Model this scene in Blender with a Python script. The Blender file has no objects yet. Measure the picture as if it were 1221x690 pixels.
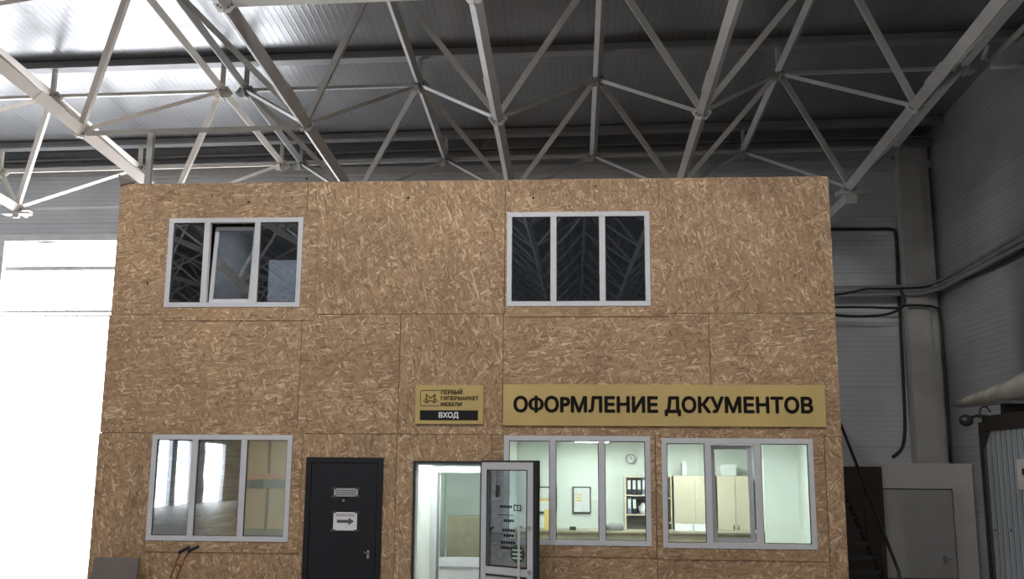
import bpy, bmesh, math, random
from mathutils import Vector, Matrix
random.seed(7)
S = bpy.context.scene
C = S.collection
PI = math.pi

# ------------------------------------------------------------------ camera
FPX, PITCH, YAW, ROLL = 1165.25, 0.17737, 0.063537, 0.0072481
EYE = Vector((0, 0, 2.0))
_cy, _sy, _cp, _sp = math.cos(YAW), math.sin(YAW), math.cos(PITCH), math.sin(PITCH)
FW = Vector((-_sy * _cp, _cy * _cp, _sp))
_rt = Vector((_cy, _sy, 0)); _up = _rt.cross(FW)
RT = _rt * math.cos(ROLL) + _up * math.sin(ROLL)
UP = -_rt * math.sin(ROLL) + _up * math.cos(ROLL)
cd = bpy.data.cameras.new('camera'); cam = bpy.data.objects.new('camera', cd); C.objects.link(cam)
cd.sensor_fit = 'HORIZONTAL'; cd.sensor_width = 36; cd.lens = 36 * FPX / 1221
cd.clip_start = 0.05; cd.clip_end = 300
M4 = Matrix((RT, UP, -FW)).transposed().to_4x4(); M4.translation = EYE
cam.matrix_world = M4
S.camera = cam

# ------------------------------------------------------------------ world, light, exposure
DAY = 11.0            # brightness of the overcast day outside the gates
LAMP = 560.0         # watts of each high bay lamp
EXPO = 0.0
W = bpy.data.worlds.new('world'); S.world = W; W.use_nodes = True
bg = W.node_tree.nodes['Background']; bg.inputs[0].default_value = (0.93, 0.95, 1.0, 1); bg.inputs[1].default_value = DAY
S.view_settings.view_transform = 'Standard'; S.view_settings.look = 'None'
S.view_settings.gamma = 1; S.view_settings.exposure = EXPO; S.view_settings.use_curve_mapping = False

def portal(loc, rot, sx, sy):
    l = bpy.data.lights.new('daylight_portal', 'AREA'); l.shape = 'RECTANGLE'; l.size = sx; l.size_y = sy
    l.cycles.is_portal = True
    o = bpy.data.objects.new('daylight_portal', l); o.location = loc; o.rotation_euler = rot; C.objects.link(o)
# wide gateway in the back wall, three doorways in the left wall far behind the camera
BACK_Y, REAR_Y, RIGHT_X, LEFT_X = 20.2, -36.0, 7.42, -19.0
portal((-12.2, BACK_Y + .25, 3.4), (-PI / 2, 0, 0), 12.2, 6.8)
SIDE_GATES = [(-21.9, -20.3), (-24.4, -22.5), (-29.0, -26.1)]
for a, b in SIDE_GATES:
    portal((LEFT_X - .3, (a + b) / 2, 1.5), (0, -PI / 2, 0), 3.0, b - a)

# ------------------------------------------------------------------ helpers
def ray(px, py): return FW + RT * ((px - 610.5) / FPX) - UP * ((py - 345) / FPX)
def atY(px, py, Y): r = ray(px, py); return EYE + r * (Y / r.y)
def atX(px, py, X): r = ray(px, py); return EYE + r * (X / r.x)

def mesh(name, bm, mat, parent=None, smooth=False):
    bmesh.ops.recalc_face_normals(bm, faces=bm.faces)
    me = bpy.data.meshes.new(name); bm.to_mesh(me); bm.free()
    if smooth:
        for p in me.polygons: p.use_smooth = True
    for m in (mat if isinstance(mat, (list, tuple)) else [mat]): me.materials.append(m)
    o = bpy.data.objects.new(name, me); C.objects.link(o)
    if parent: o.parent = parent
    return o
def tag(o, label=None, cat=None, group=None, kind=None):
    if label: o['label'] = label
    if cat: o['category'] = cat
    if group: o['group'] = group
    if kind: o['kind'] = kind
    return o
def empty(name, loc=(0, 0, 0), rz=0):
    o = bpy.data.objects.new(name, None); o.location = loc; o.rotation_euler = (0, 0, rz); o.empty_display_size = .1
    C.objects.link(o); return o
def struct(name, bm, mat, parent=None):
    o = mesh(name, bm, mat, parent)
    if not parent: o['kind'] = 'structure'
    return o
def BM(): return bmesh.new()
def box(bm, x0, x1, y0, y1, z0, z1, mi=0, bev=0):
    c = Vector(((x0 + x1) / 2, (y0 + y1) / 2, (z0 + z1) / 2))
    r = bmesh.ops.create_cube(bm, size=1)
    vs = r['verts']
    for v in vs: v.co = Vector((v.co.x * abs(x1 - x0), v.co.y * abs(y1 - y0), v.co.z * abs(z1 - z0))) + c
    fs = list({f for v in vs for f in v.link_faces})
    for f in fs: f.material_index = mi
    if bev:
        es = list({e for f in fs for e in f.edges})
        bmesh.ops.bevel(bm, geom=es, offset=bev, segments=2, affect='EDGES', profile=.7)
    return vs
def frame_axes(p, q, up=Vector((0, 0, 1))):
    d = (q - p).normalized()
    if abs(d.dot(up)) > .98: up = Vector((0, 1, 0))
    s = d.cross(up).normalized(); u = s.cross(d).normalized()
    return d, s, u
def prism(bm, p, q, prof, up=Vector((0, 0, 1)), mi=0):
    p, q = Vector(p), Vector(q)
    d, s, u = frame_axes(p, q, up)
    A = [bm.verts.new(p + s * a + u * b) for a, b in prof]
    B = [bm.verts.new(q + s * a + u * b) for a, b in prof]
    n = len(prof)
    for i in range(n):
        f = bm.faces.new((A[i], A[(i + 1) % n], B[(i + 1) % n], B[i])); f.material_index = mi
    f = bm.faces.new(A[::-1]); f.material_index = mi
    f = bm.faces.new(B); f.material_index = mi
def vprof(w, t=.012):            # angle section, its corner pointing down
    return [(-w, w * .5), (0, -w * .5), (w, w * .5), (w - t, w * .5 + t * .4), (0, -w * .5 + 1.6 * t), (-w + t, w * .5 + t * .4)]
def rprof(w, h): return [(-w / 2, -h / 2), (w / 2, -h / 2), (w / 2, h / 2), (-w / 2, h / 2)]
def cprof(w, h, t=.008):         # channel section open to one side
    return [(-w / 2, -h / 2), (w / 2, -h / 2), (w / 2, -h / 2 + t), (-w / 2 + t, -h / 2 + t), (-w / 2 + t, h / 2 - t), (w / 2, h / 2 - t), (w / 2, h / 2), (-w / 2, h / 2)]
def circ(r, n=10): return [(r * math.cos(2 * PI * i / n), r * math.sin(2 * PI * i / n)) for i in range(n)]
def tube(bm, pts, r, n=8, mi=0, closed=True):
    pts = [Vector(p) for p in pts]
    rings = []
    prevu = None
    for i, p in enumerate(pts):
        d = (pts[min(i + 1, len(pts) - 1)] - pts[max(i - 1, 0)]).normalized()
        up = prevu if prevu is not None else (Vector((0, 0, 1)) if abs(d.z) < .9 else Vector((0, 1, 0)))
        s = d.cross(up).normalized(); u = s.cross(d).normalized(); prevu = u
        rings.append([bm.verts.new(p + (s * math.cos(2 * PI * k / n) + u * math.sin(2 * PI * k / n)) * r) for k in range(n)])
    for a, b in zip(rings, rings[1:]):
        for k in range(n):
            f = bm.faces.new((a[k], a[(k + 1) % n], b[(k + 1) % n], b[k])); f.smooth = True; f.material_index = mi
    bm.faces.new(rings[0][::-1]); bm.faces.new(rings[-1])
def spline(pts, n=6):
    pts = [Vector(p) for p in pts]; out = []
    for i in range(len(pts) - 1):
        p0 = pts[max(i - 1, 0)]; p1 = pts[i]; p2 = pts[i + 1]; p3 = pts[min(i + 2, len(pts) - 1)]
        for k in range(n):
            t = k / n
            out.append(.5 * ((2 * p1) + (p2 - p0) * t + (2 * p0 - 5 * p1 + 4 * p2 - p3) * t * t + (3 * p1 - p0 - 3 * p2 + p3) * t ** 3))
    out.append(pts[-1]); return out

# ------------------------------------------------------------------ materials
def newmat(name):
    m = bpy.data.materials.new(name); m.use_nodes = True
    nt = m.node_tree; return m, nt, nt.nodes['Principled BSDF']
def node(nt, t, **kw):
    n = nt.nodes.new(t)
    for k, v in kw.items():
        if isinstance(k, str) and hasattr(n, k): setattr(n, k, v)
        else: n.inputs[k].default_value = v
    return n
def plain(name, col, rough=.5, metal=0, var=.08, scale=3, bump=0, spec=.5):
    m, nt, b = newmat(name)
    tc = nt.nodes.new('ShaderNodeTexCoord'); nz = nt.nodes.new('ShaderNodeTexNoise'); nz.inputs['Scale'].default_value = scale; nz.inputs['Detail'].default_value = 5
    nt.links.new(tc.outputs['Object'], nz.inputs['Vector'])
    cr = nt.nodes.new('ShaderNodeValToRGB')
    cr.color_ramp.elements[0].position = .3; cr.color_ramp.elements[1].position = .7
    cr.color_ramp.elements[0].color = tuple(c * (1 - var) for c in col) + (1,)
    cr.color_ramp.elements[1].color = tuple(min(1, c * (1 + var)) for c in col) + (1,)
    nt.links.new(nz.outputs['Fac'], cr.inputs['Fac']); nt.links.new(cr.outputs['Color'], b.inputs['Base Color'])
    b.inputs['Roughness'].default_value = rough; b.inputs['Metallic'].default_value = metal
    b.inputs['Specular IOR Level'].default_value = spec
    if bump:
        bp = nt.nodes.new('ShaderNodeBump'); bp.inputs['Strength'].default_value = bump; bp.inputs['Distance'].default_value = .01
        nt.links.new(nz.outputs['Fac'], bp.inputs['Height']); nt.links.new(bp.outputs['Normal'], b.inputs['Normal'])
    return m
def emit(name, col, st):
    m, nt, b = newmat(name)
    b.inputs['Base Color'].default_value = (.8, .8, .8, 1)
    b.inputs['Emission Color'].default_value = col + (1,); b.inputs['Emission Strength'].default_value = st
    return m

def mat_osb(rot=0):
    m, nt, b = newmat('osb' if not rot else 'osb_upright'); L = nt.links.new
    tc = nt.nodes.new('ShaderNodeTexCoord'); oi = nt.nodes.new('ShaderNodeObjectInfo')
    geo = tc.outputs['Object']
    # shift by the sheet's random number
    add = node(nt, 'ShaderNodeVectorMath', operation='ADD'); sc = node(nt, 'ShaderNodeVectorMath', operation='SCALE')
    cmb = nt.nodes.new('ShaderNodeCombineXYZ'); L(oi.outputs['Random'], cmb.inputs[0]); L(oi.outputs['Random'], cmb.inputs[2])
    L(cmb.outputs[0], sc.inputs[0]); sc.inputs['Scale'].default_value = 37
    L(geo, add.inputs[0]); L(sc.outputs[0], add.inputs[1])
    wob = nt.nodes.new('ShaderNodeTexNoise'); wob.inputs['Scale'].default_value = 9; wob.inputs['Detail'].default_value = 1
    L(add.outputs[0], wob.inputs['Vector'])
    ws = node(nt, 'ShaderNodeVectorMath', operation='SCALE'); ws.inputs['Scale'].default_value = .05; L(wob.outputs['Color'], ws.inputs[0])
    w2 = node(nt, 'ShaderNodeVectorMath', operation='ADD'); L(add.outputs[0], w2.inputs[0]); L(ws.outputs[0], w2.inputs[1])
    # strand layers
    col = None; hgt = None
    ramp_cols = [(.0, (.19, .11, .06)), (.12, (.28, .172, .096)), (.5, (.375, .242, .138)), (.84, (.48, .335, .205)), (1., (.72, .56, .39))]
    for i, (ang, sx, sz, thr) in enumerate([(10, 12, 54, 0), (-24, 11, 48, .45), (32, 11, 50, .45), (4, 9, 42, .55), (-50, 12, 46, .68), (66, 12, 48, .74), (-8, 7.5, 54, .74)]):
        mp = nt.nodes.new('ShaderNodeMapping'); mp.vector_type = 'TEXTURE'
        mp.inputs['Rotation'].default_value = (0, math.radians(ang + rot), 0)
        mp.inputs['Scale'].default_value = (1 / sx, 1, 1 / sz); mp.inputs['Location'].default_value = (i * 1.37, i * 2.1, i * .77)
        L(w2.outputs[0], mp.inputs['Vector'])
        vo = nt.nodes.new('ShaderNodeTexVoronoi'); vo.inputs['Scale'].default_value = 1; vo.inputs['Randomness'].default_value = 1
        L(mp.outputs[0], vo.inputs['Vector'])
        sp = nt.nodes.new('ShaderNodeSeparateColor'); L(vo.outputs['Color'], sp.inputs[0])
        cr = nt.nodes.new('ShaderNodeValToRGB'); cr.color_ramp.elements[0].position = 0
        els = cr.color_ramp.elements
        els[0].color = ramp_cols[0][1] + (1,); els[1].position = 1; els[1].color = ramp_cols[-1][1] + (1,)
        for p, c in ramp_cols[1:-1]:
            e = els.new(p); e.color = c + (1,)
        L(sp.outputs[0], cr.inputs['Fac'])
        if col is None: col = cr.outputs['Color']
        else:
            gt = node(nt, 'ShaderNodeMath', operation='GREATER_THAN'); gt.inputs[1].default_value = thr; L(sp.outputs[1], gt.inputs[0])
            mx = nt.nodes.new('ShaderNodeMixRGB'); L(gt.outputs[0], mx.inputs[0]); L(col, mx.inputs[1]); L(cr.outputs['Color'], mx.inputs[2])
            col = mx.outputs[0]
    # broad blotches and fine fibre
    nz = nt.nodes.new('ShaderNodeTexNoise'); nz.inputs['Scale'].default_value = 1.6; nz.inputs['Detail'].default_value = 6; L(add.outputs[0], nz.inputs['Vector'])
    mr = nt.nodes.new('ShaderNodeMapRange'); mr.inputs['From Min'].default_value = .3; mr.inputs['From Max'].default_value = .7; mr.inputs['To Min'].default_value = .78; mr.inputs['To Max'].default_value = 1.12
    L(nz.outputs['Fac'], mr.inputs['Value'])
    m2 = node(nt, 'ShaderNodeVectorMath', operation='SCALE'); L(col, m2.inputs[0]); L(mr.outputs[0], m2.inputs['Scale'])
    av = nt.nodes.new('ShaderNodeMixRGB'); av.inputs[0].default_value = .2; av.inputs[2].default_value = (.375, .245, .148, 1); L(m2.outputs[0], av.inputs[1])
    L(av.outputs[0], b.inputs['Base Color'])
    b.inputs['Roughness'].default_value = .62; b.inputs['Specular IOR Level'].default_value = .35
    bp = nt.nodes.new('ShaderNodeBump'); bp.inputs['Strength'].default_value = .25; bp.inputs['Distance'].default_value = .004
    L(col, bp.inputs['Height']); L(bp.outputs['Normal'], b.inputs['Normal'])
    return m

def ribbed(name, col, axis, pitch, depth=.6, rough=.35, metal=0, seam=None, seamaxis=0):
    """panel sheet with fine ribs repeating along one axis and joints every so often"""
    m, nt, b = newmat(name); L = nt.links.new
    tc = nt.nodes.new('ShaderNodeTexCoord'); sp = nt.nodes.new('ShaderNodeSeparateXYZ'); L(tc.outputs['Object'], sp.inputs[0])
    a = node(nt, 'ShaderNodeMath', operation='MULTIPLY'); a.inputs[1].default_value = 2 * PI / pitch; L(sp.outputs[axis], a.inputs[0])
    s = node(nt, 'ShaderNodeMath', operation='SINE'); L(a.outputs[0], s.inputs[0])
    p = nt.nodes.new('ShaderNodeMapRange'); p.inputs['From Min'].default_value = .55; p.inputs['From Max'].default_value = .95; L(s.outputs[0], p.inputs['Value'])
    nz = nt.nodes.new('ShaderNodeTexNoise'); nz.inputs['Scale'].default_value = .9; nz.inputs['Detail'].default_value = 6; L(tc.outputs['Object'], nz.inputs['Vector'])
    cr = nt.nodes.new('ShaderNodeMapRange'); cr.inputs['To Min'].default_value = .85; cr.inputs['To Max'].default_value = 1.08; cr.inputs['From Min'].default_value = .3; cr.inputs['From Max'].default_value = .7
    L(nz.outputs['Fac'], cr.inputs['Value'])
    rc = node(nt, 'ShaderNodeVectorMath', operation='SCALE'); rc.inputs[0].default_value = col; L(cr.outputs[0], rc.inputs['Scale'])
    out = rc.outputs[0]
    mx0 = nt.nodes.new('ShaderNodeMixRGB'); mx0.blend_type = 'MULTIPLY'; mx0.inputs[2].default_value = (.9, .9, .9, 1)
    L(p.outputs[0], mx0.inputs[0]); L(out, mx0.inputs[1]); out = mx0.outputs[0]
    if seam:
        md = node(nt, 'ShaderNodeMath', operation='FLOORED_MODULO'); md.inputs[1].default_value = seam; L(sp.outputs[seamaxis], md.inputs[0])
        lt = node(nt, 'ShaderNodeMath', operation='LESS_THAN'); lt.inputs[1].default_value = .018; L(md.outputs[0], lt.inputs[0])
        mx = nt.nodes.new('ShaderNodeMixRGB'); mx.inputs[2].default_value = tuple(c * .72 for c in col) + (1,)
        L(lt.outputs[0], mx.inputs[0]); L(out, mx.inputs[1]); out = mx.outputs[0]
    L(out, b.inputs['Base Color'])
    bp = nt.nodes.new('ShaderNodeBump'); bp.inputs['Strength'].default_value = depth; bp.inputs['Distance'].default_value = .012
    L(p.outputs[0], bp.inputs['Height']); L(bp.outputs['Normal'], b.inputs['Normal'])
    b.inputs['Roughness'].default_value = rough; b.inputs['Metallic'].default_value = metal
    return m

def glass(name, tint=(.9, .95, .93), refl=.1):
    m = bpy.data.materials.new(name); m.use_nodes = True; nt = m.node_tree; nt.nodes.clear(); L = nt.links.new
    out = nt.nodes.new('ShaderNodeOutputMaterial'); tr = nt.nodes.new('ShaderNodeBsdfTransparent'); tr.inputs[0].default_value = tint + (1,)
    gl = nt.nodes.new('ShaderNodeBsdfGlossy'); gl.inputs['Roughness'].default_value = .015; gl.inputs[0].default_value = (.9, .95, 1, 1)
    nz = nt.nodes.new('ShaderNodeTexNoise'); tc = nt.nodes.new('ShaderNodeTexCoord'); nz.inputs['Scale'].default_value = .9
    L(tc.outputs['Object'], nz.inputs['Vector'])
    bp = nt.nodes.new('ShaderNodeBump'); bp.inputs['Strength'].default_value = .05; bp.inputs['Distance'].default_value = .02; L(nz.outputs['Fac'], bp.inputs['Height']); L(bp.outputs['Normal'], gl.inputs['Normal'])
    fr = nt.nodes.new('ShaderNodeFresnel'); fr.inputs[0].default_value = 1.5
    ad = node(nt, 'ShaderNodeMath', operation='ADD'); ad.inputs[1].default_value = refl - .04; L(fr.outputs[0], ad.inputs[0])
    mx = nt.nodes.new('ShaderNodeMixShader'); L(ad.outputs[0], mx.inputs[0]); L(tr.outputs[0], mx.inputs[1]); L(gl.outputs[0], mx.inputs[2]); L(mx.outputs[0], out.inputs[0])
    return m

MT = {}
MT['osb'] = mat_osb(); MT['osb_up'] = mat_osb(82)
MT['osb_edge'] = plain('osb_edge', (.3, .19, .1), .8)
MT['seam'] = plain('light_stop_batten', (.10, .07, .05), .9)
MT['pvc'] = plain('white_pvc', (.58, .59, .63), .35, var=.04)
MT['pvc_grey'] = plain('grey_pvc_sash', (.36, .37, .39), .4, var=.05)
MT['gasket'] = plain('rubber_gasket', (.02, .02, .022), .6)
MT['glass'] = glass('window_glass', (.90, .95, .93), .07)
MT['glass_up'] = glass('upstairs_window_glass', (.86, .9, .95), .20)
MT['glass_day'] = glass('glass_facing_the_gates', (.86, .9, .9), .2)
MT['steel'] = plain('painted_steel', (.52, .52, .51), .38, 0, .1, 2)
MT['steel_warm'] = plain('white_and_gate_lit_steel', (.78, .74, .68), .42, 0, .08, 2)  # gate light on the left frame is put into this paler colour
MT['purlin'] = plain('grey_purlin_paint', (.27, .27, .27), .4, 0, .1, 2)
MT['bolt'] = plain('bolt_steel', (.2, .2, .2), .4, .7)
MT['roof'] = ribbed('ribbed_roof_sheet', (.31, .315, .32), 0, .11, .10, .27, .45, 1.1, 0)
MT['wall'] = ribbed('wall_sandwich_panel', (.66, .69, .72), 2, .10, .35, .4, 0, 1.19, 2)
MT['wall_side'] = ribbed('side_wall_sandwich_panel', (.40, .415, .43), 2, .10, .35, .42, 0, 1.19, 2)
MT['floor'] = plain('concrete_floor', (.24, .235, .23), .45, 0, .2, 1.1)
MT['gold'] = plain('gold_sign_sheet', (.50, .37, .14), .42, .0, .1, 1.5)
MT['ink'] = plain('sign_black', (.008, .006, .006), .7, spec=.15)
MT['inkpanel'] = plain('sign_dark_panel', (.014, .014, .018), .7, spec=.2)
MT['signwhite'] = plain('sign_white', (.75, .75, .75), .5)
MT['doorblack'] = plain('black_door_paint', (.011, .012, .017), .5, 0, .12, 4, spec=.3)
MT['paper'] = plain('paper', (.72, .72, .74), .7)
MT['papergrey'] = plain('old_paper', (.40, .40, .42), .7)
MT['tape'] = plain('clear_tape', (.07, .07, .08), .25)
MT['print'] = plain('print_grey', (.09, .09, .1), .8)
MT['plaster'] = plain('white_plaster', (.76, .80, .77), .7, 0, .03)
MT['ofloor'] = plain('office_laminate', (.25, .17, .1), .5)
MT['oceil'] = plain('office_ceiling', (.78, .80, .78), .8, 0, .03)
MT['beige'] = plain('beige_laminate', (.66, .58, .46), .45, 0, .05)
MT['wood'] = plain('counter_laminate', (.27, .23, .165), .5, 0, .15, 8)
MT['dark'] = plain('dark_plastic', (.03, .03, .033), .4)
MT['binder'] = plain('binder_white', (.7, .72, .74), .5)
MT['binder2'] = plain('binder_blue_grey', (.16, .22, .30), .5)
MT['bag'] = plain('white_bag', (.7, .71, .74), .5, 0, .1, 20, .4)
MT['greyc'] = plain('grey_cloth', (.2, .2, .2), .8)
MT['yellow'] = plain('yellow_paper', (.75, .55, .2), .7)
MT['chrome'] = plain('chrome', (.6, .6, .62), .2, 1)
MT['copper'] = plain('rusty_painted_tube', (.33, .15, .09), .42, .3, .3, 30)
MT['rubber'] = plain('black_rubber_grip', (.015, .015, .015), .6)
MT['board'] = plain('grey_board', (.16, .14, .13), .6)
MT['darksteel'] = plain('dark_stair_steel', (.012, .011, .011), .5)
MT['cable'] = plain('black_cable', (.02, .02, .02), .5)
MT['tray'] = plain('galvanised_tray', (.33, .34, .35), .4, .4)
MT['concrete'] = plain('column_paint', (.5, .49, .47), .55, 0, .08)
MT['partition'] = plain('partition_board', (.60, .58, .56), .6, 0, .05)
MT['pdoor'] = plain('partition_door', (.46, .45, .44), .55, 0, .05)
MT['kiosk'] = ribbed('corrugated_kiosk_sheet', (.50, .56, .62), 1, .16, 1.0, .4, .1)
MT['kframe'] = plain('dark_brown_frame', (.045, .038, .034), .6)
MT['film'] = plain('plastic_film', (.55, .52, .47), .16, 0, .25, 3, .3, .9)
MT['brown'] = plain('brown_board', (.05, .035, .028), .7)
MT['carton'] = plain('carton', (.62, .42, .20), .7, 0, .15, 3)
MT['orange'] = plain('orange_rack_beam', (.8, .22, .04), .45)
MT['rackblue'] = plain('rack_upright', (.2, .2, .22), .45)
MT['blue'] = plain('blue_film', (.1, .13, .5), .4)
MT['red'] = plain('red_print', (.5, .05, .04), .6)
MT['green'] = plain('dark_green_print', (.02, .09, .05), .6)
MT['lampglow'] = emit('lamp_glow', (1, .97, .92), 14)
MT['officelamp'] = emit('office_lamp_glow', (.93, 1, .95), 30)
MT['shade'] = plain('lamp_shade_metal', (.5, .5, .5), .3, .8)
MT['gatepanel'] = plain('gate_panel', (.7, .72, .74), .4)

# ------------------------------------------------------------------ hall shell
SL, CX, X0T = 0.0605, 0.015, -1.093      # slopes of the space frame
TA, TB, TY, TZL, TH = 3.027, 3.518, 13.953, 7.079, 1.431
def zup(x, y): return TZL + TH - SL * (y - TY) + CX * (x - X0T)   # height of the top chords
def roofz(x, y): return zup(x, y) + .62
bm = BM()
ys = [REAR_Y - .3, BACK_Y + .3]; xs = [LEFT_X - .3, RIGHT_X + .3]
v = [bm.verts.new((x, y, roofz(x, y) + dz)) for dz in (0, .15) for y in ys for x in xs]
for f in ((0, 1, 3, 2), (4, 6, 7, 5), (0, 4, 5, 1), (2, 3, 7, 6), (0, 2, 6, 4), (1, 5, 7, 3)): bm.faces.new([v[i] for i in f])
struct('ceiling', bm, MT['roof'])
bm = BM(); box(bm, LEFT_X - .3, RIGHT_X + .3, REAR_Y - .3, BACK_Y + .3, -.2, 0); struct('floor', bm, MT['floor'])
HT = 12
GX0, GX1, GZ = -18.2, -6.3, 6.74
def wall_with_holes(name, y0, y1, holes, mat):
    bm = BM(); x = LEFT_X - .3
    for a, b, z in sorted(holes):
        box(bm, x, a, y0, y1, -.2, roofz(0, y0) + .3); box(bm, a, b, y0, y1, z, roofz(0, y0) + .3); x = b
    box(bm, x, RIGHT_X + .3, y0, y1, -.2, roofz(0, y0) + .3)
    return struct(name, bm, mat)
wall_with_holes('wall_back', BACK_Y, BACK_Y + .2, [(GX0, GX1, GZ)], MT['wall'])
wall_with_holes('wall_rear', REAR_Y - .2, REAR_Y, [], MT['wall'])
bm = BM(); y = REAR_Y - .2
for a, b in sorted(SIDE_GATES):
    box(bm, LEFT_X - .2, LEFT_X, y, a, -.2, roofz(LEFT_X, y) + .1); box(bm, LEFT_X - .2, LEFT_X, a, b, 3.0, roofz(LEFT_X, a) + .1); y = b
while y < BACK_Y + .2:
    y2 = min(y + 6, BACK_Y + .2); box(bm, LEFT_X - .2, LEFT_X, y, y2, -.2, roofz(LEFT_X, y) + .1); y = y2
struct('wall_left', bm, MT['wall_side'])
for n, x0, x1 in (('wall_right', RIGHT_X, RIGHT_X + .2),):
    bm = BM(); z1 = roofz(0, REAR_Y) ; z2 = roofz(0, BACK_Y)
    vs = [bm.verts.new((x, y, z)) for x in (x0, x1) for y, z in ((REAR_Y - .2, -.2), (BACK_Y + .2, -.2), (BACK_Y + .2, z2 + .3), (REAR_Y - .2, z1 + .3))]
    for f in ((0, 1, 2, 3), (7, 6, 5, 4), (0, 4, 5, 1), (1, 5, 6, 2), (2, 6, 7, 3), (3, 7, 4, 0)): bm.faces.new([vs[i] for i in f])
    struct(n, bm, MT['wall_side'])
# gate surround: jambs, header, wind rails, glazed strip
bm = BM()
box(bm, GX0 - .1, GX0 + .12, BACK_Y - .12, BACK_Y + .1, 0, GZ + .1); box(bm, GX1 - .12, GX1 + .1, BACK_Y - .12, BACK_Y + .1, 0, GZ + .1)
box(bm, GX0 - .1, GX1 + .1, BACK_Y - .14, BACK_Y + .1, GZ - .02, GZ + .12)
box(bm, -12.75, -12.38, BACK_Y - .12, BACK_Y + .1, 0, GZ - .02)
gate = struct('door_1', bm, MT['gatepanel'])
for z, t in ((6.14, .09), (5.19, .05), (5.09, .03), (4.41, .025)):
    bm = BM(); box(bm, GX0, GX1, BACK_Y + .02, BACK_Y + .08, z - t / 2, z + t / 2); mesh('gate_rail', bm, MT['gatepanel'], gate)
# column and corner posts
bm = BM()
xa, xb = atY(1078, 300, 19.85).x, atY(1104, 300, 19.85).x
box(bm, xa, xb, 19.85, 20.19, 0, 8.62)
struct('trim_1', bm, MT['concrete'])
bm = BM(); box(bm, xb + .03, atY(1114, 300, 19.95).x, 19.95, 20.19, 0, 8.66); struct('trim_2', bm, MT['concrete'])
bm = BM(); box(bm, LEFT_X, RIGHT_X, 20.0, 20.19, 8.13, 8.29); struct('trim_3', bm, MT['steel'])

# ------------------------------------------------------------------ space frame of the roof
OFF = .42
TW = {-1: .07, 0: -.03, 1: -.02, 2: .05}
def lownode(k, j, mod):
    u = TA * k - (OFF if mod else 0) + TW.get(k if not mod else 9, 0); y = TY + TB * j
    return Vector((X0T + u, y, TZL - SL * TB * j + CX * u))
def upnode(k, j, mod):
    u = TA * (k + .5) - (OFF if mod else 0); y = TY + TB * (j + .5)
    return Vector((X0T + u, y, TZL + TH - SL * TB * (j + .5) + CX * u))
JMIN, JMAX = -13, 1
def gusset(bm, p, r, low):
    for a in (0, PI / 2):
        c, s = math.cos(a), math.sin(a)
        pts = [(-r, .25 * r), (-.45 * r, -.5 * r), (.45 * r, -.5 * r), (r, .25 * r), (.5 * r, .7 * r), (-.5 * r, .7 * r)]
        if not low: pts = [(x, -z * .9) for x, z in pts]
        A = [bm.verts.new(p + Vector((x * c - .006 * s, x * s + .006 * c, z))) for x, z in pts]
        B = [bm.verts.new(p + Vector((x * c + .006 * s, x * s - .006 * c, z))) for x, z in pts]
        n = len(pts)
        bm.faces.new(A); bm.faces.new(B[::-1])
        for i in range(n): bm.faces.new((A[i], B[i], B[(i + 1) % n], A[(i + 1) % n]))
        # bolts
        for bx, bz in ((-.6, .1), (-.35, -.1), (.35, -.1), (.6, .1)):
            bz = bz if low else -bz
            q = p + Vector((bx * r * c, bx * r * s, bz * r))
            prism(bm, q + Vector((-.03 * s, .03 * c, 0)), q + Vector((.03 * s, -.03 * c, 0)), circ(.014, 6), mi=1)
def space_frame(mod, lows, ups, label):
    root = empty('roof_space_frame', (X0T if not mod else X0T - 9, TY, TZL))
    tag(root, label, 'roof truss')
    inv = -Vector(root.location)
    st = MT['steel'] if not mod else MT['steel_warm']
    def add(name, p, q, prof, m=st, up=Vector((0, 0, 1))):
        bm = BM(); prism(bm, Vector(p) + inv, Vector(q) + inv, prof, up); return mesh(name, bm, m, root)
    far = BM()
    ext = Vector((0, 1, -SL))
    for k in lows:
        a = lownode(k, JMIN, mod); b = lownode(k, JMAX, mod) + ext * .35
        add('lower_chord', a, b, vprof((.108 if k in (-1, 2) else .085) if not mod else .118))
        for j in (-1, 0):                       # splice cover plates
            c = lownode(k, j, mod) + ext * -1.35
            add('splice_plate', c, c + ext * .62, vprof((.124 if k in (-1, 2) else .098) if not mod else .132))
    for k in ups:
        a = upnode(k, JMIN, mod); b = upnode(k, 1, mod)
        add('upper_chord', a, b, vprof(.075))
    for k in ups:
        for j in range(JMIN, 2):
            U = upnode(k, j, mod)
            for kk in (k, k + 1):
                for jj in (j, j + 1):
                    if kk not in lows or jj > JMAX: continue
                    Lw = lownode(kk, jj, mod)
                    w = .062 if jj == j + 1 else .052
                    if jj == j: w = .056 if j > -1 else .045
                    d = (U - Lw).normalized()
                    p, q = Lw + d * .06 + Vector((0, 0, .03)), U - d * .05
                    if j >= -1: add('diagonal', p, q, vprof(w, .009))
                    else: prism(far, p + inv, q + inv, vprof(w, .009))
            if j >= -1:
                bm = BM(); gusset(bm, U + inv, .2, False); mesh('gusset_plate', bm, [st, MT['bolt']], root)
                bm = BM(); box(bm, *[c for i in range(3) for c in ((U + inv)[i] - (.032, .04, -.02)[i], (U + inv)[i] + (.032, .04, .46)[i])]); mesh('purlin_post', bm, st, root)
    tag(mesh('diagonal', far, st, root), kind='stuff')
    for k in lows:
        for j in (-1, 0, 1):
            bm = BM(); gusset(bm, lownode(k, j, mod) + inv, .15, True); mesh('gusset_plate', bm, [st, MT['bolt']], root)
    # top ties across
    for j in range(-1, 2):
        for a, b in zip(ups, ups[1:]):
            if not mod and j == 0 and a in (-1, 0): continue
            add('top_tie', upnode(a, j, mod), upnode(b, j, mod), rprof(.055, .055))
    return root, add
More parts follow.
